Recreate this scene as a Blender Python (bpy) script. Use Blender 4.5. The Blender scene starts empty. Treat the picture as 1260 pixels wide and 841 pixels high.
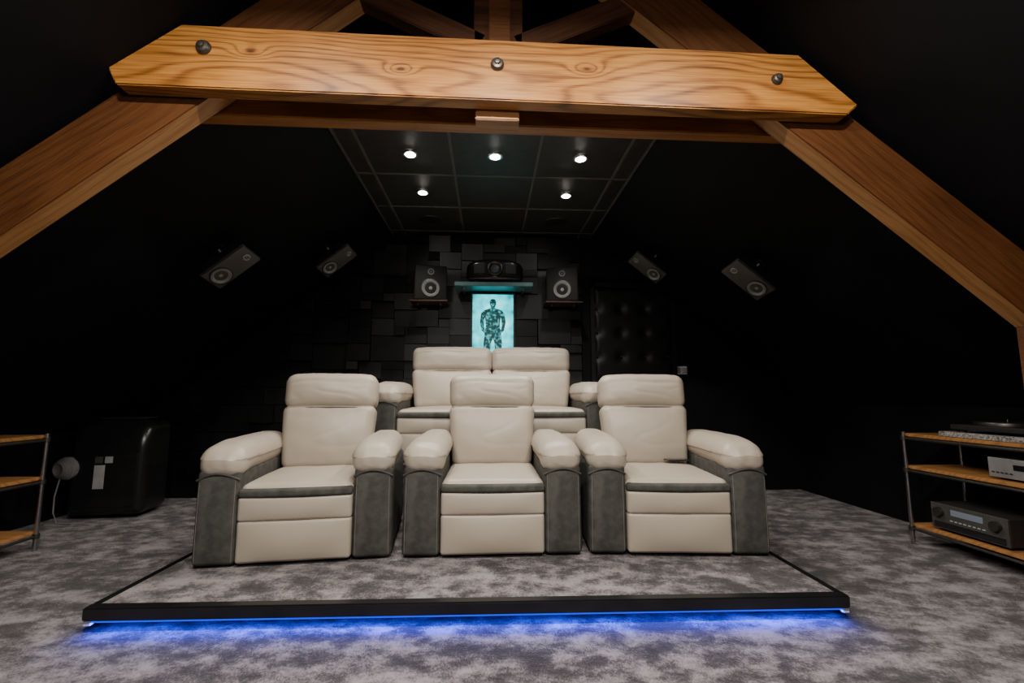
import bpy, bmesh, math, random
from mathutils import Vector, Matrix, noise, Euler
random.seed(11)
S = bpy.context.scene
COL = S.collection
H = 0.97

# ------------------------------------------------------------ materials
def new_mat(name):
    m = bpy.data.materials.new(name); m.use_nodes = True
    nt = m.node_tree; b = nt.nodes['Principled BSDF']
    return m, nt, b
def N(nt, t, **k):
    n = nt.nodes.new(t)
    for a, v in k.items(): setattr(n, a, v)
    return n
def mth(nt, op, a, b=None):
    n = N(nt, 'ShaderNodeMath', operation=op)
    for i, v in enumerate((a, b)):
        if v is None: continue
        if isinstance(v, (int, float)): n.inputs[i].default_value = v
        else: nt.links.new(v, n.inputs[i])
    return n.outputs[0]
def ramp(nt, fac, stops):
    r = N(nt, 'ShaderNodeValToRGB')
    cr = r.color_ramp
    while len(cr.elements) < len(stops): cr.elements.new(0.5)
    for e, (p, c) in zip(cr.elements, stops):
        e.position = p; e.color = (*c, 1)
    nt.links.new(fac, r.inputs[0]); return r.outputs[0]
def simple(name, col, rough=0.5, metal=0.0, var=0.12, scale=12, bump=0.0, bscale=200, coat=0, spec=0.5):
    m, nt, b = new_mat(name)
    tc = N(nt, 'ShaderNodeTexCoord')
    n = N(nt, 'ShaderNodeTexNoise'); n.inputs['Scale'].default_value = scale; n.inputs['Detail'].default_value = 4
    nt.links.new(tc.outputs['Object'], n.inputs['Vector'])
    c1 = tuple(c*(1-var) for c in col); c2 = tuple(min(1, c*(1+var)) for c in col)
    nt.links.new(ramp(nt, n.outputs['Fac'], [(0.35, c1), (0.65, c2)]), b.inputs['Base Color'])
    b.inputs['Roughness'].default_value = rough; b.inputs['Metallic'].default_value = metal
    b.inputs['Coat Weight'].default_value = coat
    b.inputs['Specular IOR Level'].default_value = spec
    if bump:
        n2 = N(nt, 'ShaderNodeTexNoise'); n2.inputs['Scale'].default_value = bscale; n2.inputs['Detail'].default_value = 3
        nt.links.new(tc.outputs['Object'], n2.inputs['Vector'])
        bp = N(nt, 'ShaderNodeBump'); bp.inputs['Strength'].default_value = bump; bp.inputs['Distance'].default_value = 0.004
        nt.links.new(n2.outputs['Fac'], bp.inputs['Height']); nt.links.new(bp.outputs[0], b.inputs['Normal'])
    return m
def emis(name, col, strength):
    m, nt, b = new_mat(name)
    b.inputs['Base Color'].default_value = (*[c*0.1 for c in col], 1)
    b.inputs['Emission Color'].default_value = (*col, 1)
    b.inputs['Emission Strength'].default_value = strength
    return m
def wood(name, stops, knots=(), freq=130, seed=0.0, rough=0.42, warp=0.3, ring=0.17, z2k=2.2):
    m, nt, b = new_mat(name)
    tc = N(nt, 'ShaderNodeTexCoord')
    mp = N(nt, 'ShaderNodeMapping'); mp.inputs['Location'].default_value = (seed, seed*0.7, seed*1.3)
    mp.inputs['Scale'].default_value = (0.6, 3.0, 3.0)
    nt.links.new(tc.outputs['Object'], mp.inputs[0])
    n1 = N(nt, 'ShaderNodeTexNoise'); n1.inputs['Scale'].default_value = 1.3; n1.inputs['Detail'].default_value = 2.0
    nt.links.new(mp.outputs[0], n1.inputs['Vector'])
    sp = N(nt, 'ShaderNodeSeparateXYZ'); nt.links.new(tc.outputs['Object'], sp.inputs[0])
    x, y, z = sp.outputs
    z2 = mth(nt, 'MULTIPLY', mth(nt, 'MULTIPLY', z, z), z2k)
    r = mth(nt, 'ADD', mth(nt, 'MULTIPLY', z, 0.8), mth(nt, 'MULTIPLY', y, 0.8))
    r = mth(nt, 'ADD', r, z2)
    r = mth(nt, 'ADD', r, mth(nt, 'MULTIPLY', n1.outputs['Fac'], warp))
    dark = None
    for (kx, kz, ks) in knots:
        dx = mth(nt, 'DIVIDE', mth(nt, 'SUBTRACT', x, kx), ks*2.2)
        dz = mth(nt, 'DIVIDE', mth(nt, 'SUBTRACT', z, kz), ks)
        d2 = mth(nt, 'ADD', mth(nt, 'MULTIPLY', dx, dx), mth(nt, 'MULTIPLY', dz, dz))
        g = mth(nt, 'POWER', 2.718, mth(nt, 'MULTIPLY', d2, -1.0))
        r = mth(nt, 'ADD', r, mth(nt, 'MULTIPLY', g, 0.08))
        core = mth(nt, 'POWER', 2.718, mth(nt, 'MULTIPLY', d2, -7.0))
        dark = core if dark is None else mth(nt, 'MAXIMUM', dark, core)
    s = mth(nt, 'SINE', mth(nt, 'MULTIPLY', r, freq))
    s = mth(nt, 'SUBTRACT', 1.0, mth(nt, 'POWER', mth(nt, 'ADD', mth(nt, 'MULTIPLY', s, 0.5), 0.5), 3.0))
    s = mth(nt, 'ADD', mth(nt, 'MULTIPLY', s, ring*2), 0.62-ring*1.4)
    mp2 = N(nt, 'ShaderNodeMapping'); mp2.inputs['Scale'].default_value = (3, 110, 110)
    nt.links.new(tc.outputs['Object'], mp2.inputs[0])
    n2 = N(nt, 'ShaderNodeTexNoise'); n2.inputs['Scale'].default_value = 2; n2.inputs['Detail'].default_value = 4
    nt.links.new(mp2.outputs[0], n2.inputs['Vector'])
    f = mth(nt, 'ADD', s, mth(nt, 'MULTIPLY', mth(nt, 'SUBTRACT', n2.outputs['Fac'], 0.5), 1.1))
    n3 = N(nt, 'ShaderNodeTexNoise'); n3.inputs['Scale'].default_value = 2.5
    nt.links.new(tc.outputs['Object'], n3.inputs['Vector'])
    f = mth(nt, 'ADD', f, mth(nt, 'MULTIPLY', mth(nt, 'SUBTRACT', n3.outputs['Fac'], 0.5), 0.6))
    if dark is not None: f = mth(nt, 'SUBTRACT', f, mth(nt, 'MULTIPLY', dark, 0.5))
    nt.links.new(ramp(nt, f, stops), b.inputs['Base Color'])
    b.inputs['Roughness'].default_value = rough
    bp = N(nt, 'ShaderNodeBump'); bp.inputs['Strength'].default_value = 0.2; bp.inputs['Distance'].default_value = 0.002
    nt.links.new(f, bp.inputs['Height']); nt.links.new(bp.outputs[0], b.inputs['Normal'])
    return m

def carpet(name, k=(1, 1, 1), seed=0.0):
    m, nt, b = new_mat(name)
    tc = N(nt, 'ShaderNodeTexCoord')
    mp = N(nt, 'ShaderNodeMapping'); mp.inputs['Scale'].default_value = (0.85, 1.1, 1)
    mp.inputs['Rotation'].default_value = (0, 0, 0.3); mp.inputs['Location'].default_value = (seed, seed, 0)
    nt.links.new(tc.outputs['Object'], mp.inputs[0])
    n = N(nt, 'ShaderNodeTexNoise'); n.inputs['Scale'].default_value = 8.5; n.inputs['Detail'].default_value = 9
    n.inputs['Roughness'].default_value = 0.68; n.inputs['Distortion'].default_value = 0.1
    nt.links.new(mp.outputs[0], n.inputs['Vector'])
    nb = N(nt, 'ShaderNodeTexNoise'); nb.inputs['Scale'].default_value = 2.4; nb.inputs['Detail'].default_value = 3
    nt.links.new(mp.outputs[0], nb.inputs['Vector'])
    mp3 = N(nt, 'ShaderNodeMapping'); mp3.inputs['Scale'].default_value = (1.5, 0.8, 1); mp3.inputs['Rotation'].default_value = (0, 0, 0.5)
    nt.links.new(tc.outputs['Object'], mp3.inputs[0])
    n2 = N(nt, 'ShaderNodeTexNoise'); n2.inputs['Scale'].default_value = 95; n2.inputs['Detail'].default_value = 4
    n2.inputs['Roughness'].default_value = 0.8
    nt.links.new(mp3.outputs[0], n2.inputs['Vector'])
    f = mth(nt, 'ADD', n.outputs['Fac'], mth(nt, 'MULTIPLY', mth(nt, 'SUBTRACT', n2.outputs['Fac'], 0.5), 0.50))
    f = mth(nt, 'ADD', f, mth(nt, 'MULTIPLY', mth(nt, 'SUBTRACT', nb.outputs['Fac'], 0.5), 0.38))
    st = [(0.36, (0.030, 0.026, 0.029)), (0.455, (0.066, 0.058, 0.064)), (0.525, (0.165, 0.148, 0.158)), (0.64, (0.315, 0.290, 0.305))]
    st = [(p, tuple(a*bb for a, bb in zip(c, k))) for p, c in st]
    nt.links.new(ramp(nt, f, st), b.inputs['Base Color'])
    b.inputs['Roughness'].default_value = 0.95
    b.inputs['Specular IOR Level'].default_value = 0.1
    b.inputs['Sheen Weight'].default_value = 0.15; b.inputs['Sheen Roughness'].default_value = 0.4
    bp = N(nt, 'ShaderNodeBump'); bp.inputs['Strength'].default_value = 1.0; bp.inputs['Distance'].default_value = 0.014
    nt.links.new(f, bp.inputs['Height']); nt.links.new(bp.outputs[0], b.inputs['Normal'])
    return m

M_carpet = carpet('carpet_mottled_grey')
M_carpet2 = carpet('carpet_mottled_taupe', (0.93, 0.90, 0.88), 3.3)
M_black = simple('black_paint', (0.0050, 0.0050, 0.0058), 0.65, var=0.2, scale=3, bump=0.1, bscale=120, spec=0.15)
M_block = simple('black_relief_panel', (0.0065, 0.0065, 0.007), 0.38, var=0.4, scale=3, bump=0.15, bscale=60, spec=0.35)
M_tile = simple('dark_ceiling_tile', (0.026, 0.0255, 0.025), 0.5, var=0.2, scale=20, bump=0.2)
M_grid = simple('ceiling_grid_metal', (0.085, 0.085, 0.083), 0.5, 0.0)
M_cream = simple('cream_leather', (0.405, 0.352, 0.290), 0.42, var=0.03, scale=5, bump=0.10, bscale=260)
M_suede = simple('charcoal_suede', (0.053, 0.054, 0.047), 0.85, var=0.28, scale=20, bump=0.3, bscale=180)
M_stitch = simple('pale_stitching', (0.19, 0.18, 0.155), 0.7)
M_seam = simple('dark_seam', (0.045, 0.043, 0.038), 0.7)
M_leg = simple('black_plastic', (0.012, 0.012, 0.012), 0.45)
M_gloss = simple('gloss_black', (0.012, 0.012, 0.013), 0.15, coat=0.5)
M_edge = simple('black_platform_edge', (0.008, 0.008, 0.009), 0.3, bump=0.1)
M_doorl = simple('black_leather', (0.007, 0.007, 0.007), 0.45, bump=0.1, spec=0.35)
M_steel = simple('brushed_steel', (0.5, 0.5, 0.51), 0.3, 1.0)
M_dsteel = simple('dark_steel', (0.12, 0.11, 0.10), 0.4, 0.9)
M_silver = simple('silver_aluminium', (0.6, 0.6, 0.6), 0.35, 0.7)
M_cone = simple('speaker_cone_grey', (0.22, 0.22, 0.22), 0.45)
M_cab = simple('black_ash_cabinet', (0.020, 0.019, 0.019), 0.5, bump=0.2, bscale=60)
M_baffle = simple('grey_baffle', (0.055, 0.053, 0.050), 0.5)
M_baffle2 = simple('black_baffle', (0.008, 0.008, 0.008), 0.5, spec=0.2)
M_white = simple('white_plastic', (0.6, 0.6, 0.6), 0.4)
M_label = simple('grey_label_paper', (0.30, 0.30, 0.30), 0.6)
M_granite = simple('speckled_granite', (0.28, 0.26, 0.24), 0.4, var=0.7, scale=120)
M_cabwood = wood('walnut_veneer', [(0.2, (0.014, 0.007, 0.005)), (0.8, (0.05, 0.022, 0.012))], freq=120)
M_shelfwood = wood('bamboo_shelf', [(0.2, (0.25, 0.11, 0.034)), (0.8, (0.46, 0.22, 0.075))], freq=160)
M_beam = wood('golden_pine_beam', [(0.10, (0.070, 0.021, 0.004)), (0.36, (0.200, 0.071, 0.012)), (0.62, (0.325, 0.127, 0.023)), (0.9, (0.45, 0.20, 0.042))],
              knots=[(-0.36, -0.02, 0.026), (0.40, 0.01, 0.030), (-0.95, 0.03, 0.032)], freq=190, seed=3.1, warp=0.34, z2k=3.0, ring=0.19)
M_beam2 = wood('brown_pine_beam', [(0.15, (0.11, 0.040, 0.009)), (0.5, (0.26, 0.100, 0.021)), (0.9, (0.40, 0.17, 0.042))], freq=160, seed=8.4, ring=0.12)
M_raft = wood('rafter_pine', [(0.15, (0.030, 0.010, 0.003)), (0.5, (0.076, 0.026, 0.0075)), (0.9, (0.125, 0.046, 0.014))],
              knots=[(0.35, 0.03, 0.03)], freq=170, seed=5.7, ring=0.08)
M_raftu = wood('rafter_lit_underside', [(0.15, (0.20, 0.078, 0.018)), (0.5, (0.35, 0.155, 0.044)), (0.9, (0.48, 0.24, 0.08))], freq=160, seed=2.2, ring=0.12)  # bounce light on the rafter undersides put into a paler wood colour
M_dwood = wood('dark_brown_pine', [(0.15, (0.018, 0.006, 0.003)), (0.5, (0.048, 0.016, 0.006)), (0.9, (0.08, 0.028, 0.011))], freq=120, seed=1.7, ring=0.10)  # darker brown pine for the struts and king post block
M_led = emis('blue_led', (0.0, 0.04, 1.0), 1.3)
M_lamp = emis('lamp_white', (1.0, 0.95, 0.86), 110)
M_disp = emis('display_glow', (0.35, 0.4, 0.45), 0.25)

# ------------------------------------------------------------ mesh helpers
def mk(name, bm, mat, parent=None, loc=(0, 0, 0), rot=(0, 0, 0), smooth=True, mats=None):
    me = bpy.data.meshes.new(name)
    bmesh.ops.recalc_face_normals(bm, faces=bm.faces)
    bm.to_mesh(me); bm.free()
    for m in (mats or [mat]): me.materials.append(m)
    if smooth:
        for p in me.polygons: p.use_smooth = True
        try: me.set_sharp_from_angle(angle=math.radians(40))
        except Exception: pass
    o = bpy.data.objects.new(name, me); COL.objects.link(o)
    o.location = loc; o.rotation_euler = rot
    if parent: o.parent = parent
    return o
def thing(name, label, cat, loc=(0, 0, 0), rot=(0, 0, 0), group=None):
    o = bpy.data.objects.new(name, None); COL.objects.link(o)
    o.empty_display_size = 0.1
    o.location = loc; o.rotation_euler = rot
    o['label'] = label; o['category'] = cat
    if group: o['group'] = group
    return o
def structure(o, label=None):
    o['kind'] = 'structure'
    if label: o['label'] = label
    return o
def axis_list(h, r, k, m):
    c = [(h - r) + r*math.tan(math.pi/4*i/k) for i in range(1, k+1)]
    flat = [-(h-r) + 2*(h-r)*i/m for i in range(m+1)]
    return [-v for v in reversed(c)] + flat + c
def rbox_bm(size, r, k=3, m=1, deform=None):
    bm = bmesh.new()
    h = [s/2 for s in size]; r = min(r, min(h)*0.98)
    if isinstance(m, int): m = (m, m, m)
    ax = [axis_list(h[i], r, k, m[i]) for i in range(3)]
    start = []
    for a in range(3):
        u, v = (a+1) % 3, (a+2) % 3
        for sgn in (-1, 1):
            g = []
            for pu in ax[u]:
                row = []
                for pv in ax[v]:
                    P = [0, 0, 0]; P[a] = sgn*h[a]; P[u] = pu; P[v] = pv
                    q = Vector([max(-(h[i]-r), min(h[i]-r, P[i])) for i in range(3)])
                    d = Vector(P) - q
                    V = q + d.normalized()*r
                    row.append(bm.verts.new(V)); start.append(row[-1])
                g.append(row)
            for i in range(len(g)-1):
                for j in range(len(g[0])-1):
                    bm.faces.new((g[i][j], g[i+1][j], g[i+1][j+1], g[i][j+1]))
    bmesh.ops.remove_doubles(bm, verts=start, dist=1e-5)
    for v in bm.verts:
        if deform: v.co = Vector(deform(v.co.copy(), h))
    return bm
def rbox(name, size, center, r, mat, parent=None, k=3, m=1, deform=None, rot=(0, 0, 0)):
    return mk(name, rbox_bm(size, r, k, m, deform), mat, parent, center, rot)
def box_bm(bm, lo, hi):
    vs = [bm.verts.new((x, y, z)) for x in (lo[0], hi[0]) for y in (lo[1], hi[1]) for z in (lo[2], hi[2])]
    for f in ((0, 1, 3, 2), (4, 6, 7, 5), (0, 4, 5, 1), (2, 3, 7, 6), (0, 2, 6, 4), (1, 5, 7, 3)):
        bm.faces.new([vs[i] for i in f])
def box(name, lo, hi, mat, parent=None, bevel=0.0, center=None):
    c = center or [(lo[i]+hi[i])/2 for i in range(3)]
    bm = bmesh.new()
    box_bm(bm, [lo[i]-c[i] for i in range(3)], [hi[i]-c[i] for i in range(3)])
    if bevel: bmesh.ops.bevel(bm, geom=bm.edges[:], offset=bevel, segments=2, affect='EDGES')
    return mk(name, bm, mat, parent, c)
def prism(name, pts, y0, y1, mat, parent=None, bevel=0.0, origin=(0, 0, 0), smooth=True):
    bm = bmesh.new(); ox, oy, oz = origin
    a = [bm.verts.new((x-ox, y0-oy, z-oz)) for x, z in pts]
    b = [bm.verts.new((x-ox, y1-oy, z-oz)) for x, z in pts]
    bm.faces.new(a); bm.faces.new(list(reversed(b)))
    n = len(pts)
    for i in range(n): bm.faces.new((a[i], b[i], b[(i+1) % n], a[(i+1) % n]))
    if bevel: bmesh.ops.bevel(bm, geom=bm.edges[:], offset=bevel, segments=2, affect='EDGES')
    return mk(name, bm, mat, parent, origin, smooth=smooth)
def lathe(name, prof, mat, parent=None, loc=(0, 0, 0), rot=(0, 0, 0), seg=32, axis='Z'):
    bm = bmesh.new(); rings = []
    for r, z in prof:
        if r < 1e-6: rings.append([bm.verts.new((0, 0, z))])
        else: rings.append([bm.verts.new((r*math.cos(2*math.pi*i/seg), r*math.sin(2*math.pi*i/seg), z)) for i in range(seg)])
    for a, b in zip(rings, rings[1:]):
        for i in range(seg):
            j = (i+1) % seg
            if len(a) == 1 and len(b) == 1: continue
            if len(a) == 1: bm.faces.new((a[0], b[i], b[j]))
            elif len(b) == 1: bm.faces.new((a[i], b[0], a[j]))
            else: bm.faces.new((a[i], b[i], b[j], a[j]))
    if axis == 'Y':
        bmesh.ops.rotate(bm, verts=bm.verts, cent=(0, 0, 0), matrix=Matrix.Rotation(math.radians(90), 3, 'X'))
    return mk(name, bm, mat, parent, loc, rot)
def tube(name, pts, r, mat, parent=None, seg=8, closed=False, loc=(0, 0, 0), rfun=None):
    bm = bmesh.new(); pts = [Vector(p) for p in pts]; n = len(pts); rings = []
    for i, p in enumerate(pts):
        if closed: t = pts[(i+1) % n] - pts[i-1]
        else: t = pts[min(i+1, n-1)] - pts[max(i-1, 0)]
        t.normalize()
        up = Vector((0, 0, 1)) if abs(t.z) < 0.9 else Vector((0, 1, 0))
        a = t.cross(up).normalized(); b = t.cross(a)
        rr = rfun(i) if rfun else r
        rings.append([bm.verts.new(p + (a*math.cos(2*math.pi*j/seg) + b*math.sin(2*math.pi*j/seg))*rr) for j in range(seg)])
    rng = range(n) if closed else range(n-1)
    for i in rng:
        A, B = rings[i], rings[(i+1) % n]
        for j in range(seg): bm.faces.new((A[j], A[(j+1) % seg], B[(j+1) % seg], B[j]))
    if not closed:
        bm.faces.new(rings[0]); bm.faces.new(list(reversed(rings[-1])))
    return mk(name, bm, mat, parent, loc)
def copy_thing(root, **kw):
    new = root.copy(); COL.objects.link(new)
    def rec(src, dst):
        for c in list(src.children):
            d = c.copy(); COL.objects.link(d); d.parent = dst; rec(c, d)
    rec(root, new)
    for a, v in kw.items():
        if a in ('label', 'group'): new[a] = v
        else: setattr(new, a, v)
    return new

# ------------------------------------------------------------ room shell
YB = 4.64; YF = -1.6; XL = -3.4; XR = 3.2; CX = 0.04
SL = 0.82; ZE = 2.66
def zroof(x): return ZE - SL*(abs(x-CX)-1.0)
RIDGE = ZE + SL
structure(box('floor', (XL-0.1, YF-0.1, -0.1), (XR+0.1, YB+0.1, 0), M_carpet, center=(0, 0, 0)), 'mottled grey velvet carpet floor')
structure(box('wall_left', (XL-0.1, YF, 0), (XL, YB, zroof(XL)+0.02), M_black))
structure(box('wall_right', (XR, YF, 0), (XR+0.1, YB, zroof(XR)+0.02), M_black))
def gable(): return [(XL-0.05, 0), (XR+0.05, 0), (XR+0.05, zroof(XR)), (CX, RIDGE), (XL-0.05, zroof(XL))]
structure(prism('wall_front', gable(), YF-0.1, YF, M_black, smooth=False))
structure(prism('ceiling_left', [(XL-0.1, zroof(XL-0.1)), (CX, RIDGE), (CX, RIDGE+0.06), (XL-0.1, zroof(XL-0.1)+0.06)], YF, YB, M_black, smooth=False))
structure(prism('ceiling_right', [(XR+0.1, zroof(XR+0.1)), (CX, RIDGE), (CX, RIDGE+0.06), (XR+0.1, zroof(XR+0.1)+0.06)], YF, YB, M_black, smooth=False))
CZ = 2.62; CY0 = 2.4
hw = 1.045
bm = bmesh.new(); box_bm(bm, (CX-hw, CY0, CZ), (CX+hw, YB, CZ+0.03))
for f in bm.faces: f.material_index = 0
nb = len(bm.faces)
tx = [CX-0.90, CX-0.30, CX+0.30, CX+0.90]; ty = [2.7, 3.3, 3.9, 4.5]
for x in tx + [CX-hw+0.012, CX+hw-0.012]: box_bm(bm, (x-0.009, CY0, CZ-0.006), (x+0.009, YB, CZ+0.001))
for y in ty: box_bm(bm, (CX-hw, y-0.009, CZ-0.0055), (CX+hw, y+0.009, CZ+0.001))
bm.faces.ensure_lookup_table()
for f in bm.faces[nb:]: f.material_index = 1
structure(mk('ceiling', bm, None, mats=[M_tile, M_grid], smooth=False), 'dark suspended tile ceiling with metal grid')
structure(prism('wall_gable', [(CX-hw, CZ+0.03), (CX+hw, CZ+0.03), (CX, RIDGE)], CY0, CY0+0.04, M_black, smooth=False))
# back wall with relief blocks (mixed sizes on a small module)
bm = bmesh.new()
g = gable()
a = [bm.verts.new((x, YB, z)) for x, z in g]; b = [bm.verts.new((x, YB+0.1, z)) for x, z in g]
bm.faces.new(a); bm.faces.new(list(reversed(b)))
for i in range(5): bm.faces.new((a[i], b[i], b[(i+1) % 5], a[(i+1) % 5]))
for f in bm.faces: f.material_index = 1
DX0, DX1, DZ = 1.10, 1.90, 2.08
nb = len(bm.faces)
MX, MZ = 0.112, 0.0865
X0 = -3.08; ncx = int((DX0-0.05-X0)/MX); ncz = int(2.60/MZ)
occ = [[False]*ncz for _ in range(ncx)]
def inside(x0, x1, z1): return z1 < min(2.61, zroof(x0)-0.01, zroof(x1)-0.01)
for jz in range(ncz):
    for ix in range(ncx):
        if occ[ix][jz]: continue
        for (wx, wz) in random.sample([(2, 2), (2, 2), (2, 2), (3, 2), (2, 1), (3, 3)], 6) + [(1, 1)]:
            if ix+wx > ncx or jz+wz > ncz: continue
            if any(occ[ix+p][jz+q] for p in range(wx) for q in range(wz)): continue
            x = X0+ix*MX; x1 = x+wx*MX; z = jz*MZ; top = z+wz*MZ
            if not inside(x, x1, top): continue
            for p in range(wx):
                for q in range(wz): occ[ix+p][jz+q] = True
            d = random.choice((0.03, 0.035, 0.05, 0.065, 0.08))
            t0 = random.uniform(-0.010, 0.010); t1 = random.uniform(-0.014, 0.014)
            k0 = len(bm.verts); box_bm(bm, (x+0.003, YB-d, z+0.003), (x1-0.003, YB, top-0.003)); bm.verts.ensure_lookup_table()
            for v in bm.verts[k0:]:
                if v.co.y < YB-0.001: v.co.y += (t0 if v.co.x < (x+x1)/2 else -t0)*0.7 + (t1 if v.co.z > (z+top)/2 else -t1)*0.7
                v.co.y = max(min(v.co.y, YB), YB-0.092)
            break
bm.faces.ensure_lookup_table()
for f in bm.faces[nb:]: f.material_index = 0
structure(mk('wall_back', bm, None, mats=[M_block, M_black], smooth=False), 'black wall of staggered relief blocks')

# tufted door
bm = bmesh.new(); nx, nz = 64, 160; W = DX1-DX0
pit = 0.25
grid = []
for j in range(nz+1):
    rowv = []
    for i in range(nx+1):
        x = W*i/nx; zz = DZ*j/nz
        u = (x-W/2)/pit; w = (zz-0.1)/pit
        du = u-(round(u-0.5)+0.5); dw = w-round(w)
        d = math.hypot(du, dw)
        ridge = 0.022*(1-math.exp(-(d/0.2)**2))
        e = min(x, W-x, zz, DZ-zz); ed = min(1, e/0.03)
        rowv.append(bm.verts.new((DX0+x, YB-0.012-ridge*ed, zz)))
    grid.append(rowv)
for j in range(nz):
    for i in range(nx): bm.faces.new((grid[j][i], grid[j][i+1], grid[j+1][i+1], grid[j+1][i]))
box_bm(bm, (DX0, YB-0.012, 0), (DX1, YB, DZ))
for jj in range(0, 9):
    for ii in (-1.5, -0.5, 0.5, 1.5):
        cx = DX0+W/2+ii*pit; cz = 0.1+jj*pit
        if not (DX0+0.02 < cx < DX1-0.02 and cz < DZ-0.03): continue
        bmesh.ops.create_uvsphere(bm, u_segments=10, v_segments=6, radius=0.012, matrix=Matrix.Translation((cx, YB-0.016, cz)))
structure(mk('door_1', bm, M_doorl), 'black button-tufted leather door')
bm = bmesh.new()
box_bm(bm, (DX0-0.045, YB-0.05, 0), (DX0-0.002, YB, DZ+0.045)); box_bm(bm, (DX1+0.002, YB-0.05, 0), (DX1+0.045, YB, DZ+0.045))
box_bm(bm, (DX0-0.045, YB-0.05, DZ+0.002), (DX1+0.045, YB, DZ+0.045))
structure(mk('trim_1', bm, M_doorl, smooth=False), 'black door frame')
hd = thing('door_handle', 'small dark steel lever handle on tufted door', 'door handle', (DX0+0.07, YB-0.04, 1.05))
lathe('rose', [(0, 0.012), (0.024, 0.012), (0.026, 0), (0, -0.005)], M_dsteel, hd, axis='Y')
tube('lever', [(0, 0, 0), (0, -0.045, 0), (0.02, -0.05, 0), (0.11, -0.05, 0)], 0.008, M_dsteel, hd)

sw = thing('light_switch', 'pale double light switch plate on black wall', 'light switch', (2.0, YB, 1.215))
rbox('plate', (0.13, 0.012, 0.085), (0, -0.007, 0), 0.005, M_white, sw)
rbox('rocker', (0.048, 0.01, 0.055), (-0.030, -0.015, 0), 0.003, M_label, sw, rot=(0.08, 0, 0))
rbox('rocker', (0.048, 0.01, 0.055), (0.030, -0.015, 0), 0.003, M_label, sw, rot=(-0.08, 0, 0))

# ------------------------------------------------------------ downlights
def spotlight(parent, e, ang=2.2, col=(1, 0.93, 0.84)):
    l = bpy.data.lights.new('lamp_light', 'SPOT'); l.energy = e; l.spot_size = ang; l.spot_blend = 0.6
    l.color = col; l.shadow_soft_size = 0.04
    o = bpy.data.objects.new('lamp_light', l); COL.objects.link(o); o.parent = parent; o.location = (0, 0, -0.03)
dl = thing('downlight', 'small recessed round ceiling spotlight, switched on', 'ceiling light', (CX, 3.0, CZ-0.006), group='recessed ceiling spotlights')
lathe('trim_ring', [(0.036, 0.004), (0.036, -0.006), (0.050, -0.006), (0.053, 0.0), (0.053, 0.004)], M_steel, dl)
lathe('bulb', [(0.0, -0.016), (0.02, -0.013), (0.035, -0.001)], M_lamp, dl)
spotlight(dl, 42)
for (x, y) in ((-0.585, 3.0), (0.6, 3.0), (-0.585, 3.6), (0.6, 3.6)):
    copy_thing(dl, location=(CX+x, y, CZ-0.006))
cs = thing('ceiling_speaker', 'round dark grille speaker recessed in ceiling tile', 'speaker', (CX-0.6, 4.2, CZ-0.006), group='ceiling speakers')
lathe('rim', [(0.105, 0.003), (0.105, -0.006), (0.115, -0.007), (0.12, 0.003)], M_cab, cs)
lathe('grille', [(0, -0.004), (0.06, -0.004), (0.105, -0.002), (0.105, 0.003)], M_leg, cs)
copy_thing(cs, location=(CX+0.6, 4.2, CZ-0.006))

# ------------------------------------------------------------ roof truss
TR = thing('roof_truss', 'golden brown pine roof truss with bolted double collar beams', 'roof truss', (0, 0, 0))
front = [(-1.485, 2.235), (-1.225, 2.43), (1.31, 2.405), (1.555, 2.185), (1.505, 2.14), (-1.45, 2.165)]
prism('collar_beam', front, 1.715, 1.785, M_beam, TR, bevel=0.005, origin=(0, 1.75, 2.29))
rear = [(-1.44, 2.23), (-1.2, 2.41), (1.28, 2.40), (1.50, 2.19), (1.46, 2.140), (-1.42, 2.155)]
prism('collar_beam', rear, 1.885, 1.955, M_beam2, TR, bevel=0.005, origin=(0, 1.92, 2.29))
def timber(name, p0, p1, th, y0, y1, mat, mat2=None):
    a = Vector((p0[0], p0[1])); b = Vector((p1[0], p1[1])); d = (b-a); L = d.length
    ang = math.atan2(d.y, d.x)
    bm = bmesh.new(); w = y1-y0
    up = 1 if math.cos(ang) > 0 else -1
    box_bm(bm, (-L/2, -w/2, -th/2), (L/2, w/2, th/2))
    bmesh.ops.recalc_face_normals(bm, faces=bm.faces)
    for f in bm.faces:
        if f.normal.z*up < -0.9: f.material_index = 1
    bmesh.ops.bevel(bm, geom=bm.edges[:], offset=0.004, segments=2, affect='EDGES')
    c = (a+b)/2 + Vector((-math.sin(ang), math.cos(ang)))*(up*th/2)
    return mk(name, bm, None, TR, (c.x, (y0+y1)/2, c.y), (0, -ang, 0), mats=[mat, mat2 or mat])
def low(x): return 2.25 - SL*(abs(x-CX)-1.09)
for s in (-1, 1):
    xa = CX+s*2.62; xb = CX+s*0.02
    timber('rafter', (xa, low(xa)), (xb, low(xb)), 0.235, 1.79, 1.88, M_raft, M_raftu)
box('king_post', (CX-0.11, 1.80, 2.45), (CX+0.10, 1.87, 2.70), M_dwood, TR, 0.004)
box('king_post', (CX-0.045, 1.775, 2.44), (CX+0.045, 1.80, 3.05), M_raft, TR, 0.004)
box('post_foot', (CX-0.10, 1.792, 2.115), (CX+0.085, 1.878, 2.44), M_beam2, TR, 0.004)
for s in (-1, 1):
    p0 = (CX+s*0.10, 2.42); p1 = (CX+s*0.62, 2.66)
    timber('strut', p0, p1, 0.10, 1.80, 1.87, M_dwood)
box('post', (2.33, 1.795, 0.001), (2.50, 1.875, low(2.33)+0.03), M_raft, TR, 0.004)
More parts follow.
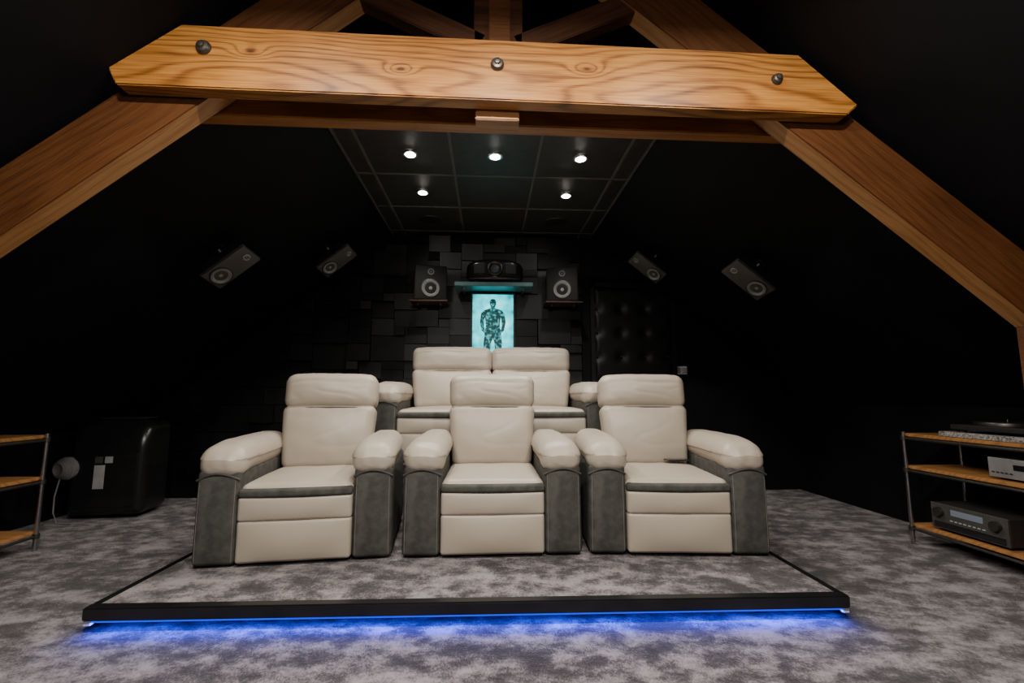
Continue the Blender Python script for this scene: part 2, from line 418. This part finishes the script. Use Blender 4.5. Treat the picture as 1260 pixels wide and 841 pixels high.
for (x, z, r) in ((-1.13, 2.33, 0.03), (0.03, 2.305, 0.028), (1.205, 2.285, 0.024)):
    lathe('bolt', [(0, 0.026), (0.010, 0.024), (0.012, 0.016), (r*0.75, 0.014), (r*0.95, 0.006), (r, 0.0), (r, -0.002)], M_dsteel, TR, (x, 1.713, z), axis='Y', seg=24)

# ------------------------------------------------------------ platform
PX0, PX1, PY0, PH, PYB = -1.64, 1.565, 2.02, 0.10, 4.46
PL = thing('seating_platform', 'low carpeted seating platform with black edge and blue underglow', 'platform', ((PX0+PX1)/2, PY0, 0))
def pp(o):
    o.parent = PL; o.location = Vector(o.location) - PL.location; return o
pp(box('deck', (PX0+0.03, PY0+0.035, 0.058), (PX1-0.03, PYB, PH), M_carpet2, center=(0, 0, 0)))
pp(box('base', (PX0+0.16, PY0+0.16, 0.0005), (PX1-0.16, PYB-0.05, 0.059), M_leg))
pp(box('upper_step', (-1.1, 3.50, PH-0.001), (1.25, PYB, 0.45), M_carpet2, center=(0, 0, 0)))
pp(box('edge_trim', (PX0, PY0, 0.054), (PX1, PY0+0.05, PH+0.006), M_edge, bevel=0.006))
pp(box('edge_trim', (PX0, PY0+0.05, 0.058), (PX0+0.03, PYB, PH+0.004), M_edge, bevel=0.004))
pp(box('edge_trim', (PX1-0.03, PY0+0.05, 0.058), (PX1, PYB, PH+0.004), M_edge, bevel=0.004))
pp(box('led_strip', (PX0+0.03, PY0+0.014, 0.044), (PX1-0.03, PY0+0.024, 0.0545), M_led))
pp(box('led_end_cap', (PX0+0.003, PY0+0.010, 0.034), (PX0+0.03, PY0+0.03, 0.0545), M_white))
pp(box('led_end_cap', (PX1-0.03, PY0+0.010, 0.034), (PX1-0.003, PY0+0.03, 0.0545), M_white))
l = bpy.data.lights.new('led_light', 'AREA'); l.shape = 'RECTANGLE'; l.size = PX1-PX0-0.06; l.size_y = 0.02; l.energy = 14; l.color = (0.0, 0.045, 1.0)
lo = bpy.data.objects.new('led_light', l); COL.objects.link(lo); lo.parent = PL
lo.location = (0, 0.012, 0.043); lo.rotation_euler = (math.radians(-6), 0, 0)
PL.rotation_euler = (0, 0, -0.016)

# ------------------------------------------------------------ seats
def wr(co, s=1.0, amp=0.004, f=6.0, seed=0):
    p = Vector((co.x*f+seed, co.y*f, co.z*f+seed*2))
    return noise.noise(p)*amp*s + noise.noise(p*2.7)*amp*0.3
def crease(co, seed, f=9.0):
    p = Vector((co.x*f*0.55+seed*3.1, co.y*f, co.z*f*1.5+seed))
    v = abs(noise.noise(p))
    return max(0, 1-v*6)
def seat_def(seed, puff=0.020):
    def f(c, h):
        fx = 1-(c.x/h[0])**2; fy = 1-(c.y/h[1])**2
        if c.z > 0: c.z += puff*max(0, fx)*max(0, fy) + wr(c, amp=0.004, seed=seed)
        if c.y < 0: c.y -= 0.008*max(0, fx)
        return c
    return f
def panel_def(seed, puff=0.02):
    def f(c, h):
        fx = max(0, 1-(c.x/h[0])**4); fz = max(0, 1-(c.z/h[2])**2)
        if c.y < 0: c.y -= puff*fx*fz + wr(c, amp=0.003, seed=seed)
        return c
    return f
def back_def(seed, puff=0.035, waist=0.0, top=0.0, cr=0.0015, head=False):
    def f(c, h):
        fx = max(0, 1-(c.x/h[0])**2)**0.7; fz = max(0, 1-(c.z/h[2])**2)
        if c.y < 0:
            e = abs(c.z/h[2]); ee = max(0, (e-0.5)/0.5)
            c.y -= puff*fx*(0.15+0.85*fz) + wr(c, amp=0.006, seed=seed, f=4)
            c.y += cr*ee*(0.6+math.sin(c.x*48+seed+3*noise.noise(Vector((c.x*9, seed, 0)))))
            c.y += 0.0022*crease(c, seed, 6)*max(0, 1-abs(c.x/h[0])**6)
            if head:
                zz = (c.z-h[2]*0.42+0.006*math.sin(c.x*14))/0.014
                c.y += 0.006*math.exp(-zz*zz)*fx
        if top and c.z > 0:
            c.z -= top*(c.x/h[0])**4
        c.x *= 1 - waist*(0.5 - 0.5*c.z/h[2])
        return c
    return f
def pad_def(seed, side):
    def f(c, h):
        y = c.y/h[1]
        fx = max(0, 1-(c.x/h[0])**2)
        if c.z > 0: c.z += 0.014*fx*(1-0.3*y*y)
        c.x *= 1 + 0.04*max(0, -y) - 0.06*max(0, y)
        fr = max(0, (-y-0.40)/0.60)
        c.z -= 0.042*fr*fr
        if c.z < 0: c.x *= 0.94
        g = max(0, (-y-0.82)/0.18)
        if abs(c.z) < h[2]*0.6: c.y += 0.0015*g*math.sin(c.x*100+seed)
        if y < -0.7:
            c.y -= 0.014*fx*max(0, 1-abs(c.z/h[2]))
            if c.z < 0: c.z += 0.012*fx
        c.z += wr(c, amp=0.004, seed=seed, f=5) - 0.0028*crease(c, seed+5, 6)*max(0, -y+0.2)
        return c
    return f
def build_seat(root, seats, seat_w, arm_w, hgt, seed=0, over=0.045):
    tot = seats*seat_w; ax = tot/2 + arm_w/2
    box('base', (-tot/2+0.01, 0.06, 0.0), (tot/2-0.01, 0.80, 0.10), M_leg, root)
    AH = 0.50
    for sx in (-1, 1):
        def arm_def(c, h, sx=sx):
            z = (c.z+h[2])/(2*h[2])
            if c.y < -h[1]+0.08:
                c.y += -0.020*math.sin(z*math.pi*0.9)*max(0, 1-(c.x/h[0])**2)
            c.x += sx*0.004*(1-z)*(1 if c.x*sx > 0 else 0)
            if z > 0.8: c.z -= 0.035*(z-0.8)/0.2*(abs(c.x)/h[0])**2
            return c
        arm = rbox('armrest', (arm_w, 0.84, AH), (sx*ax, 0.42, AH/2+0.004), 0.026, M_suede, root, k=4, m=(8, 8, 12), deform=arm_def)
        pw = arm_w+over
        rbox('arm_pad', (pw, 0.79, 0.168), (-sx*0.006, -0.046, 0.272), 0.083, M_cream, arm, k=8, m=(6, 30, 2), deform=pad_def(seed+sx, sx))
        for ex in (-1, 1):
            xx = ex*(arm_w/2-0.016)
            pts = []
            for i in range(13):
                z = i/12; X = xx + (sx*0.004*(1-z) if ex == sx else 0)
                pts.append((X, -0.42-0.0003-0.004*math.sin(z*math.pi*0.9) + (0.003 if i in (0, 12) else 0), -0.232+z*0.42))
            tube('stitching', pts, 0.0013, M_stitch, arm, seg=6)
        pts = [(-arm_w/2-0.001+(arm_w+0.002)*i/14, -0.416-0.020*math.sin(math.pi*i/14), 0.172+0.034*math.sin(math.pi*i/14)) for i in range(15)]
        tube('welt', pts, 0.006, M_seam, arm, seg=8)
    for i in range(seats):
        cx = -tot/2 + seat_w*(i+0.5); w = seat_w-0.004
        rbox('seat_cushion', (w, 0.66, 0.13), (cx, 0.325, 0.335), 0.04, M_cream, root, k=5, m=(12, 12, 1), deform=seat_def(seed+i*5))
        rbox('seat_band', (w+0.002, 0.05, 0.046), (cx, 0.002, 0.358), 0.018, M_suede, root, k=4, m=(10, 1, 1),
             deform=lambda c, h: Vector((c.x, c.y-0.01*max(0, 1-(c.x/h[0])**2), c.z)))
        rbox('front_panel', (w-0.002, 0.08, 0.125), (cx, 0.022, 0.278), 0.018, M_cream, root, k=4, m=(12, 1, 6), deform=panel_def(seed+i*3, 0.014))
        rbox('footrest', (w-0.002, 0.09, 0.21), (cx, 0.03, 0.118), 0.018, M_cream, root, k=4, m=(12, 1, 8), deform=panel_def(seed+i*3+1, 0.020))
        bw = seat_w+0.045 if seats == 1 else seat_w+0.018
        T = (hgt-0.36)/0.98
        shell = rbox('backrest', (min(bw, seat_w+0.045)-0.06, 0.13, T-0.03), (cx, 0.725+T*0.1, 0.36+T/2-0.01), 0.045, M_suede, root, k=4, m=2, rot=(-0.2, 0, 0))
        hl = 0.25
        lh = T-hl+0.045
        rbox('back_cushion', (bw-0.008, 0.19, lh), (0, -0.080, -T/2+lh/2-0.005), 0.055, M_cream, shell, k=6, m=(26, 2, 24), deform=back_def(seed+i*7, 0.050, 0.115, 0, 0.002))
        rbox('headrest', (bw, 0.21, hl), (0, -0.065, T/2-hl/2+0.012), 0.062, M_cream, shell, k=7, m=(30, 3, 20), deform=back_def(seed+i*7+2, 0.042, 0.03, 0.016, 0.0025, True))
        zz = T/2-hl+0.013
        tube('seam', [(-bw/2+0.035+(bw-0.07)*j/16, -0.160-0.028*(1-((j-8)/8)**2), zz) for j in range(17)], 0.0035, M_seam, shell, seg=6)
C = thing('recliner_chair', 'cream leather recliner with charcoal suede arms, turned slightly inward', 'armchair',
          (-0.992, 2.505, PH+0.006), (0, 0, 0.110), group='front row recliners')
build_seat(C, 1, 0.565, 0.20, 0.975, seed=1, over=0.034)
copy_thing(C, location=(0.03, 2.55, PH+0.006), rotation_euler=(0, 0, 0), label='cream leather recliner with charcoal suede arms between two others')
copy_thing(C, location=(1.04, 2.515, PH+0.006), rotation_euler=(0, 0, -0.080), label='cream leather recliner with suede arms and phone on seat')
SF = thing('sofa', 'cream leather two-seat reclining sofa with charcoal suede arms on upper step', 'sofa', (0.035, 3.58, 0.451))
build_seat(SF, 2, 0.735, 0.20, 0.93, seed=20)

ph = thing('smartphone', 'black smartphone lying on cream recliner seat', 'phone', (1.24, 3.0, PH+0.441), (0, 0, 0.1))
rbox('body', (0.15, 0.072, 0.009), (0, 0, 0), 0.004, M_gloss, ph)
rbox('screen', (0.14, 0.064, 0.002), (0, 0, 0.005), 0.0008, M_gloss, ph)

# ------------------------------------------------------------ speakers
def driver(parent, r, x, y, z, cone=None, name='woofer'):
    lathe(name, [(r*1.12, 0.0), (r*1.12, 0.005), (r*1.0, 0.007), (r*0.95, 0.004), (r*0.86, 0.009), (r*0.78, 0.003), (r*0.36, -0.015*r/0.06),
                  (r*0.34, -0.010*r/0.06), (r*0.2, 0.001), (0, 0.004)], cone or M_cone, parent, (x, y, z), axis='Y', seg=32)
def speaker_box(root, w, h, d, cabmat, woof, taper=1.0, baf=None):
    def df(c, hh):
        if c.y > 0: c.x *= taper; c.z *= taper
        return c
    rbox('cabinet', (w, d, h), (0, 0, 0), 0.008, cabmat, root, deform=df)
    rbox('baffle', (w-0.012, 0.012, h-0.012), (0, -d/2-0.004, 0), 0.005, baf or M_baffle, root)
    yf = -d/2-0.0105
    driver(root, woof, 0, yf, -h/2+woof*1.45)
    lathe('woofer_ring', [(woof*1.18, 0), (woof*1.18, 0.006), (woof*1.06, 0.008), (woof*1.04, 0.002)], M_leg, root, (0, yf, -h/2+woof*1.45), axis='Y')
    driver(root, woof*0.36, 0, yf, h/2-woof*0.85, M_label, 'tweeter')
def surround(label, x, y, side, off=0.12, twist=0.35):
    zr = zroof(x)
    a = Vector((-side*0.773, 0, 0.634)); n0 = Vector((-side*0.634, 0, -0.773))
    n = (n0*math.cos(twist) + Vector((0, -1, 0))*math.sin(twist)).normalized()
    p = Vector((x, y, zr)) + n0*off
    Yl = -n; Zl = a; Xl = Yl.cross(Zl)
    m3 = Matrix((Xl, Yl, Zl)).transposed()
    root = thing('wall_speaker', label, 'speaker', p, m3.to_euler(), group='surround speakers on sloped ceiling')
    speaker_box(root, 0.18, 0.34, 0.11, M_cab, 0.060, 0.62)
    inv = m3.inverted()
    q = inv @ (-n0*(off-0.012)); q0 = Vector((0, 0.05, 0))
    tube('bracket', [q0, q0*0.5+q*0.5, q], 0.014, M_dsteel, root)
    tube('bracket_plate', [q, inv @ (-n0*(off-0.001))], 0.045, M_leg, root, seg=20)
surround('black two-way box speaker on tilting bracket on sloped wall', -1.83, 3.08, -1)
surround('small black box speaker on sloped wall close to the block wall', -1.44, 3.99, -1)
surround('black two-way box speaker on tilting bracket on sloped wall', 1.954, 3.10, 1)
surround('small black box speaker on sloped wall close to the tufted door', 1.546, 3.985, 1)

def shelf_speaker(x, rz, lab):
    sh = thing('wall_shelf', 'small dark wooden wall shelf under a bookshelf speaker', 'shelf', (x, YB-0.096, 1.86), group='speaker shelves')
    box('board', (-0.18, -0.24, -0.008), (0.18, 0.0, 0.008), M_cabwood, sh, 0.003)
    box('bracket', (-0.12, -0.15, -0.03), (-0.10, 0.0, -0.008), M_leg, sh)
    box('bracket', (0.10, -0.15, -0.03), (0.12, 0.0, -0.008), M_leg, sh)
    r = thing('bookshelf_speaker', lab, 'speaker', (x, YB-0.22, 1.869+0.17), (0, 0, rz), group='front speakers')
    speaker_box(r, 0.31, 0.34, 0.20, M_cabwood, 0.078, 1.0, M_baffle2)
shelf_speaker(-0.575, 0.18, 'dark walnut bookshelf speaker with grey cone on a wall shelf')
shelf_speaker(0.735, -0.18, 'dark walnut bookshelf speaker with grey cone on a wall shelf')

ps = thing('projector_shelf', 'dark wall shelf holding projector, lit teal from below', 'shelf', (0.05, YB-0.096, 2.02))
box('board', (-0.375, -0.27, -0.02), (0.375, 0.0, 0.02), simple('teal_spill_shelf', (0.045, 0.12, 0.13), 0.4), ps, 0.004)  # teal spill from the lightbox below put into the board colour
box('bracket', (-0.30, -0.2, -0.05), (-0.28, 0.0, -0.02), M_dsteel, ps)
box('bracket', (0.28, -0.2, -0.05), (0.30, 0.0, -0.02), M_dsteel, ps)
pj = thing('projector', 'large black home cinema projector with central lens', 'projector', (0.06, YB-0.235, 2.042))
def pj_def(c, h):
    t = c.x/h[0]
    if c.y < 0: c.y += 0.05*t*t
    if c.z > 0: c.z -= 0.05*t*t*t*t
    return c
rbox('body', (0.55, 0.26, 0.21), (0, 0, 0.125), 0.035, M_gloss, pj, k=5, m=(12, 4, 4), deform=pj_def)
lathe('lens_barrel', [(0.066, -0.01), (0.070, 0.03), (0.060, 0.034), (0.045, 0.02), (0.043, 0.01)], M_dsteel, pj, (0, -0.125, 0.13), axis='Y')
lathe('lens', [(0.0, 0.022), (0.025, 0.018), (0.044, 0.008), (0.044, 0.0)], simple('lens_glass', (0.12, 0.14, 0.17), 0.05, 0.3), pj, (0, -0.125, 0.13), axis='Y')
for sx in (-0.15, 0.15):
    rbox('vent', (0.11, 0.01, 0.09), (sx, -0.118, 0.13), 0.004, M_cab, pj, rot=(0, 0, 0.25 if sx > 0 else -0.25))
for sx in (-0.18, 0.18):
    for yy in (-0.06, 0.09): lathe('foot', [(0, 0), (0.015, 0), (0.015, 0.03), (0, 0.03)], M_leg, pj, (sx, yy, 0))

# lightbox poster
m, nt, b = new_mat('poster_print')
tc = N(nt, 'ShaderNodeTexCoord'); sp = N(nt, 'ShaderNodeSeparateXYZ'); nt.links.new(tc.outputs['Object'], sp.inputs[0])
n = N(nt, 'ShaderNodeTexNoise'); n.inputs['Scale'].default_value = 11; n.inputs['Detail'].default_value = 7
nt.links.new(tc.outputs['Object'], n.inputs['Vector'])
x, y, z = sp.outputs
d = mth(nt, 'SQRT', mth(nt, 'ADD', mth(nt, 'MULTIPLY', mth(nt, 'MULTIPLY', x, x), 9.0), mth(nt, 'MULTIPLY', mth(nt, 'MULTIPLY', z, z), 3.0)))
f = mth(nt, 'ADD', mth(nt, 'SUBTRACT', 0.95, d), mth(nt, 'MULTIPLY', mth(nt, 'SUBTRACT', n.outputs['Fac'], 0.5), 1.3))
c = ramp(nt, f, [(0.1, (0.0, 0.24, 0.27)), (0.5, (0.0, 0.72, 0.80)), (0.9, (0.40, 1.0, 1.0))])
nt.links.new(c, b.inputs['Emission Color']); b.inputs['Emission Strength'].default_value = 2.2
b.inputs['Base Color'].default_value = (0.02, 0.1, 0.1, 1)
M_poster = m
m, nt, b = new_mat('poster_dark_ink')
tc = N(nt, 'ShaderNodeTexCoord')
n = N(nt, 'ShaderNodeTexNoise'); n.inputs['Scale'].default_value = 32; n.inputs['Detail'].default_value = 3
nt.links.new(tc.outputs['Object'], n.inputs['Vector'])
c = ramp(nt, n.outputs['Fac'], [(0.42, (0.0, 0.03, 0.035)), (0.52, (0.0, 0.12, 0.13)), (0.62, (0.1, 0.6, 0.6))])
nt.links.new(c, b.inputs['Emission Color']); b.inputs['Emission Strength'].default_value = 1.0
b.inputs['Base Color'].default_value = (0.01, 0.03, 0.03, 1)
M_fig = m
lb = thing('lightbox_poster', 'glowing teal lightbox poster with a dark standing figure', 'lightbox', (0.045, YB-0.096, 1.655))
PW, PHh = 0.205, 0.315
bm = bmesh.new()
box_bm(bm, (-PW-0.015, -0.035, -PHh-0.015), (-PW, 0, PHh+0.015)); box_bm(bm, (PW, -0.035, -PHh-0.015), (PW+0.015, 0, PHh+0.015))
box_bm(bm, (-PW, -0.035, PHh), (PW, 0, PHh+0.015)); box_bm(bm, (-PW, -0.035, -PHh-0.015), (PW, 0, -PHh))
mk('frame', bm, M_leg, lb, smooth=False)
box('light_panel', (-PW, -0.025, -PHh), (PW, -0.001, PHh), M_poster, lb)
half = [(0, .27), (.022, .265), (.034, .24), (.030, .21), (.020, .188), (.026, .175), (.085, .155), (.118, .12), (.128, .03), (.112, -.05), (.075, -.09), (.07, -.075),
        (.088, -.01), (.085, .06), (.078, .08), (.070, 0), (.082, -.08), (.092, -.18), (.085, -.30), (.030, -.30), (.012, -.16), (0, -.14)]
pts = half + [(-x*1.02, z) for x, z in reversed(half[1:-1])]
prism('printed_figure', pts, -0.0262, -0.0252, M_fig, lb, smooth=False)

# ------------------------------------------------------------ racks
def rack(name, label, xf, xb, y0, y1, levels, ztop):
    R = thing(name, label, 'shelving rack', ((xf+xb)/2, (y0+y1)/2, 0))
    hx = abs(xb-xf)/2; hy = (y1-y0)/2
    for z in levels:
        box('shelf', (-hx, -hy, z-0.011), (hx, hy, z+0.011), M_shelfwood, R, 0.003)
        for sx in (-1, 1):
            tube('rail', [(sx*(hx+0.012), -hy, z-0.022), (sx*(hx+0.012), hy, z-0.022)], 0.009, M_dsteel, R)
    for sx in (-1, 1):
        for sy in (-1, 1):
            tube('post', [(sx*(hx+0.012), sy*(hy-0.012), 0.0), (sx*(hx+0.012), sy*(hy-0.012), ztop)], 0.012, M_steel, R, seg=12)
            for z in levels:
                tube('clamp', [(sx*(hx+0.012), sy*(hy-0.012), z-0.035), (sx*(hx+0.012), sy*(hy-0.012), z-0.005)], 0.018, M_dsteel, R, seg=12)
    return R
rack('equipment_rack', 'open rack with bamboo shelves, steel posts and hi-fi equipment', 2.79, 3.16, 1.75, 2.97, [0.12, 0.49, 0.70], 0.72)
rack('equipment_rack', 'open rack with bamboo shelves and steel tube posts beside air unit', -2.82, -3.23, 1.95, 3.12, [0.11, 0.44, 0.70], 0.72)

def unit(name, label, cat, loc, w, d, h, mat, rz=-math.pi/2):
    r = thing(name, label, cat, loc, (0, 0, rz))
    rbox('case', (w, d, h-0.015), (0, 0, 0.015+(h-0.015)/2), 0.006, mat, r)
    for sx in (-1, 1):
        for sy in (-1, 1): lathe('foot', [(0, 0), (0.02, 0), (0.02, 0.018), (0, 0.018)], M_leg, r, (sx*w*0.4, sy*d*0.38, 0), seg=16)
    return r
rec = unit('av_receiver', 'black audio video receiver with display and volume knobs on lower shelf', 'receiver', (2.98, 2.62, 0.132), 0.43, 0.34, 0.165, M_cab)
rbox('front_plate', (0.43, 0.012, 0.15), (0, -0.175, 0.09), 0.004, M_baffle, rec)
rbox('display', (0.18, 0.004, 0.035), (0, -0.183, 0.125), 0.002, M_disp, rec)
for sx in (-0.16, 0.16):
    lathe('knob', [(0, 0.025), (0.026, 0.024), (0.028, 0.0), (0, 0)], M_dsteel, rec, (sx, -0.18, 0.115), axis='Y')
for i in range(8): rbox('button', (0.016, 0.006, 0.008), (-0.09+i*0.026, -0.183, 0.075), 0.002, M_label, rec)
rbox('front_flap', (0.40, 0.004, 0.035), (0, -0.182, 0.04), 0.002, M_gloss, rec)
amp = unit('amplifier', 'silver hi-fi component with small display on middle shelf', 'amplifier', (2.99, 2.27, 0.502), 0.43, 0.32, 0.12, M_cab)
rbox('front_plate', (0.43, 0.014, 0.105), (0, -0.165, 0.065), 0.003, M_silver, amp)
rbox('display', (0.14, 0.004, 0.03), (-0.02, -0.173, 0.075), 0.002, M_gloss, amp)
lathe('knob', [(0, 0.02), (0.02, 0.019), (0.022, 0.0), (0, 0)], M_steel, amp, (0.15, -0.172, 0.065), axis='Y')
for i in range(5): rbox('button', (0.014, 0.005, 0.007), (-0.19+i*0.022, -0.174, 0.04), 0.0015, M_dsteel, amp)
sl = thing('granite_slab', 'speckled granite slab under turntable on rack top', 'stone slab', (2.975, 2.45, 0.712))
rbox('slab', (0.36, 0.56, 0.03), (0, 0, 0.0155), 0.003, M_granite, sl)
tt = thing('turntable', 'black turntable with platter and tonearm on granite slab', 'turntable', (2.975, 2.45, 0.744))
rbox('plinth', (0.33, 0.44, 0.03), (0, 0, 0.03), 0.006, M_cab, tt)
for sx in (-1, 1):
    for sy in (-1, 1): lathe('foot', [(0, 0), (0.02, 0), (0.02, 0.016), (0, 0.016)], M_leg, tt, (sx*0.13, sy*0.18, 0), seg=16)
lathe('platter', [(0, 0.02), (0.145, 0.02), (0.148, 0.015), (0.148, 0.0), (0, 0)], M_dsteel, tt, (0, 0.04, 0.046), seg=48)
lathe('spindle', [(0, 0.035), (0.004, 0.035), (0.004, 0.0)], M_steel, tt, (0, 0.04, 0.046), seg=12)
tube('tonearm', [(0.12, -0.17, 0.075), (0.05, -0.16, 0.078), (-0.05, -0.10, 0.075)], 0.005, M_steel, tt)
lathe('tonearm_base', [(0, 0.035), (0.018, 0.034), (0.02, 0.0)], M_dsteel, tt, (0.12, -0.17, 0.044), seg=16)

# ------------------------------------------------------------ air unit
ac = thing('portable_air_conditioner', 'black portable air conditioner with paper labels and pale duct', 'air conditioner', (-2.99, 3.98, 0.0), (0, 0, 0.10))
M_acb = simple('satin_black_shell', (0.010, 0.010, 0.0105), 0.28)
def ac_def(c, h):
    t = (c.z+h[2])/(2*h[2])
    if t > 0.7:
        u = (t-0.7)/0.3
        c.z -= 0.04*u*(c.x/h[0])**4
        if c.y < 0: c.y += 0.09*u*u
    return c
rbox('body', (0.54, 0.36, 0.74), (0, 0, 0.40), 0.06, M_acb, ac, k=6, m=(8, 4, 12), deform=ac_def)
rbox('top_lid', (0.34, 0.16, 0.014), (0, 0.05, 0.772), 0.006, M_cab, ac)
rbox('front_panel', (0.44, 0.012, 0.40), (0, -0.181, 0.30), 0.005, M_acb, ac)
rbox('label_sticker', (0.075, 0.002, 0.18), (-0.04, -0.188, 0.33), 0.0008, M_label, ac)
rbox('label_sticker', (0.055, 0.002, 0.05), (-0.05, -0.188, 0.46), 0.0008, M_baffle, ac)
rbox('label_sticker', (0.055, 0.002, 0.05), (0.02, -0.188, 0.46), 0.0008, M_label, ac)
M_duct = simple('pale_grey_duct', (0.18, 0.18, 0.18), 0.5)
lathe('duct_outlet', [(0.085, -0.05), (0.088, 0.0), (0.076, 0.008), (0.082, 0.016), (0.068, 0.024), (0.074, 0.032), (0.058, 0.040), (0.064, 0.048), (0.045, 0.056), (0.035, 0.05), (0, 0.045)],
      M_duct, ac, (-0.27, -0.19, 0.40), rot=(0, 0, -0.3), axis='Y', seg=32)
tube('power_cable', [(-0.28, -0.22, 0.34), (-0.29, -0.24, 0.2), (-0.28, -0.25, 0.08), (-0.24, -0.26, 0.012), (-0.14, -0.27, 0.008)], 0.005, M_duct, ac)

# ------------------------------------------------------------ lights
def area(name, loc, target, size, e, col):
    l = bpy.data.lights.new(name, 'AREA'); l.shape = 'DISK'; l.size = size; l.energy = e; l.color = col
    o = bpy.data.objects.new(name, l); COL.objects.link(o); o.location = loc
    o.rotation_euler = (Vector(target)-Vector(loc)).to_track_quat('-Z', 'Y').to_euler()
    return o
for x in (-0.85, 0.04, 0.93):
    area('ceiling_lamp_light', (x, 0.75, 2.50), (x*0.9, 0.95, 0.0), 0.12, 44, (1.0, 0.92, 0.82))
area('fill_light', (0.0, -0.9, 2.2), (0.0, 2.6, 0.3), 0.4, 22, (1.0, 0.94, 0.86))  # unseen fill light added behind the camera for the chair fronts

w = bpy.data.worlds.new('World'); S.world = w; w.use_nodes = True
w.node_tree.nodes['Background'].inputs[0].default_value = (0.02, 0.02, 0.02, 1)
w.node_tree.nodes['Background'].inputs[1].default_value = 0.5

cam = bpy.data.cameras.new('Camera'); cam.lens = 16.0; cam.sensor_width = 36; cam.clip_start = 0.02
co = bpy.data.objects.new('Camera', cam); COL.objects.link(co)
co.location = (0, 0, H); co.rotation_euler = (math.radians(90+6.6), 0, math.radians(-3.0))
S.camera = co
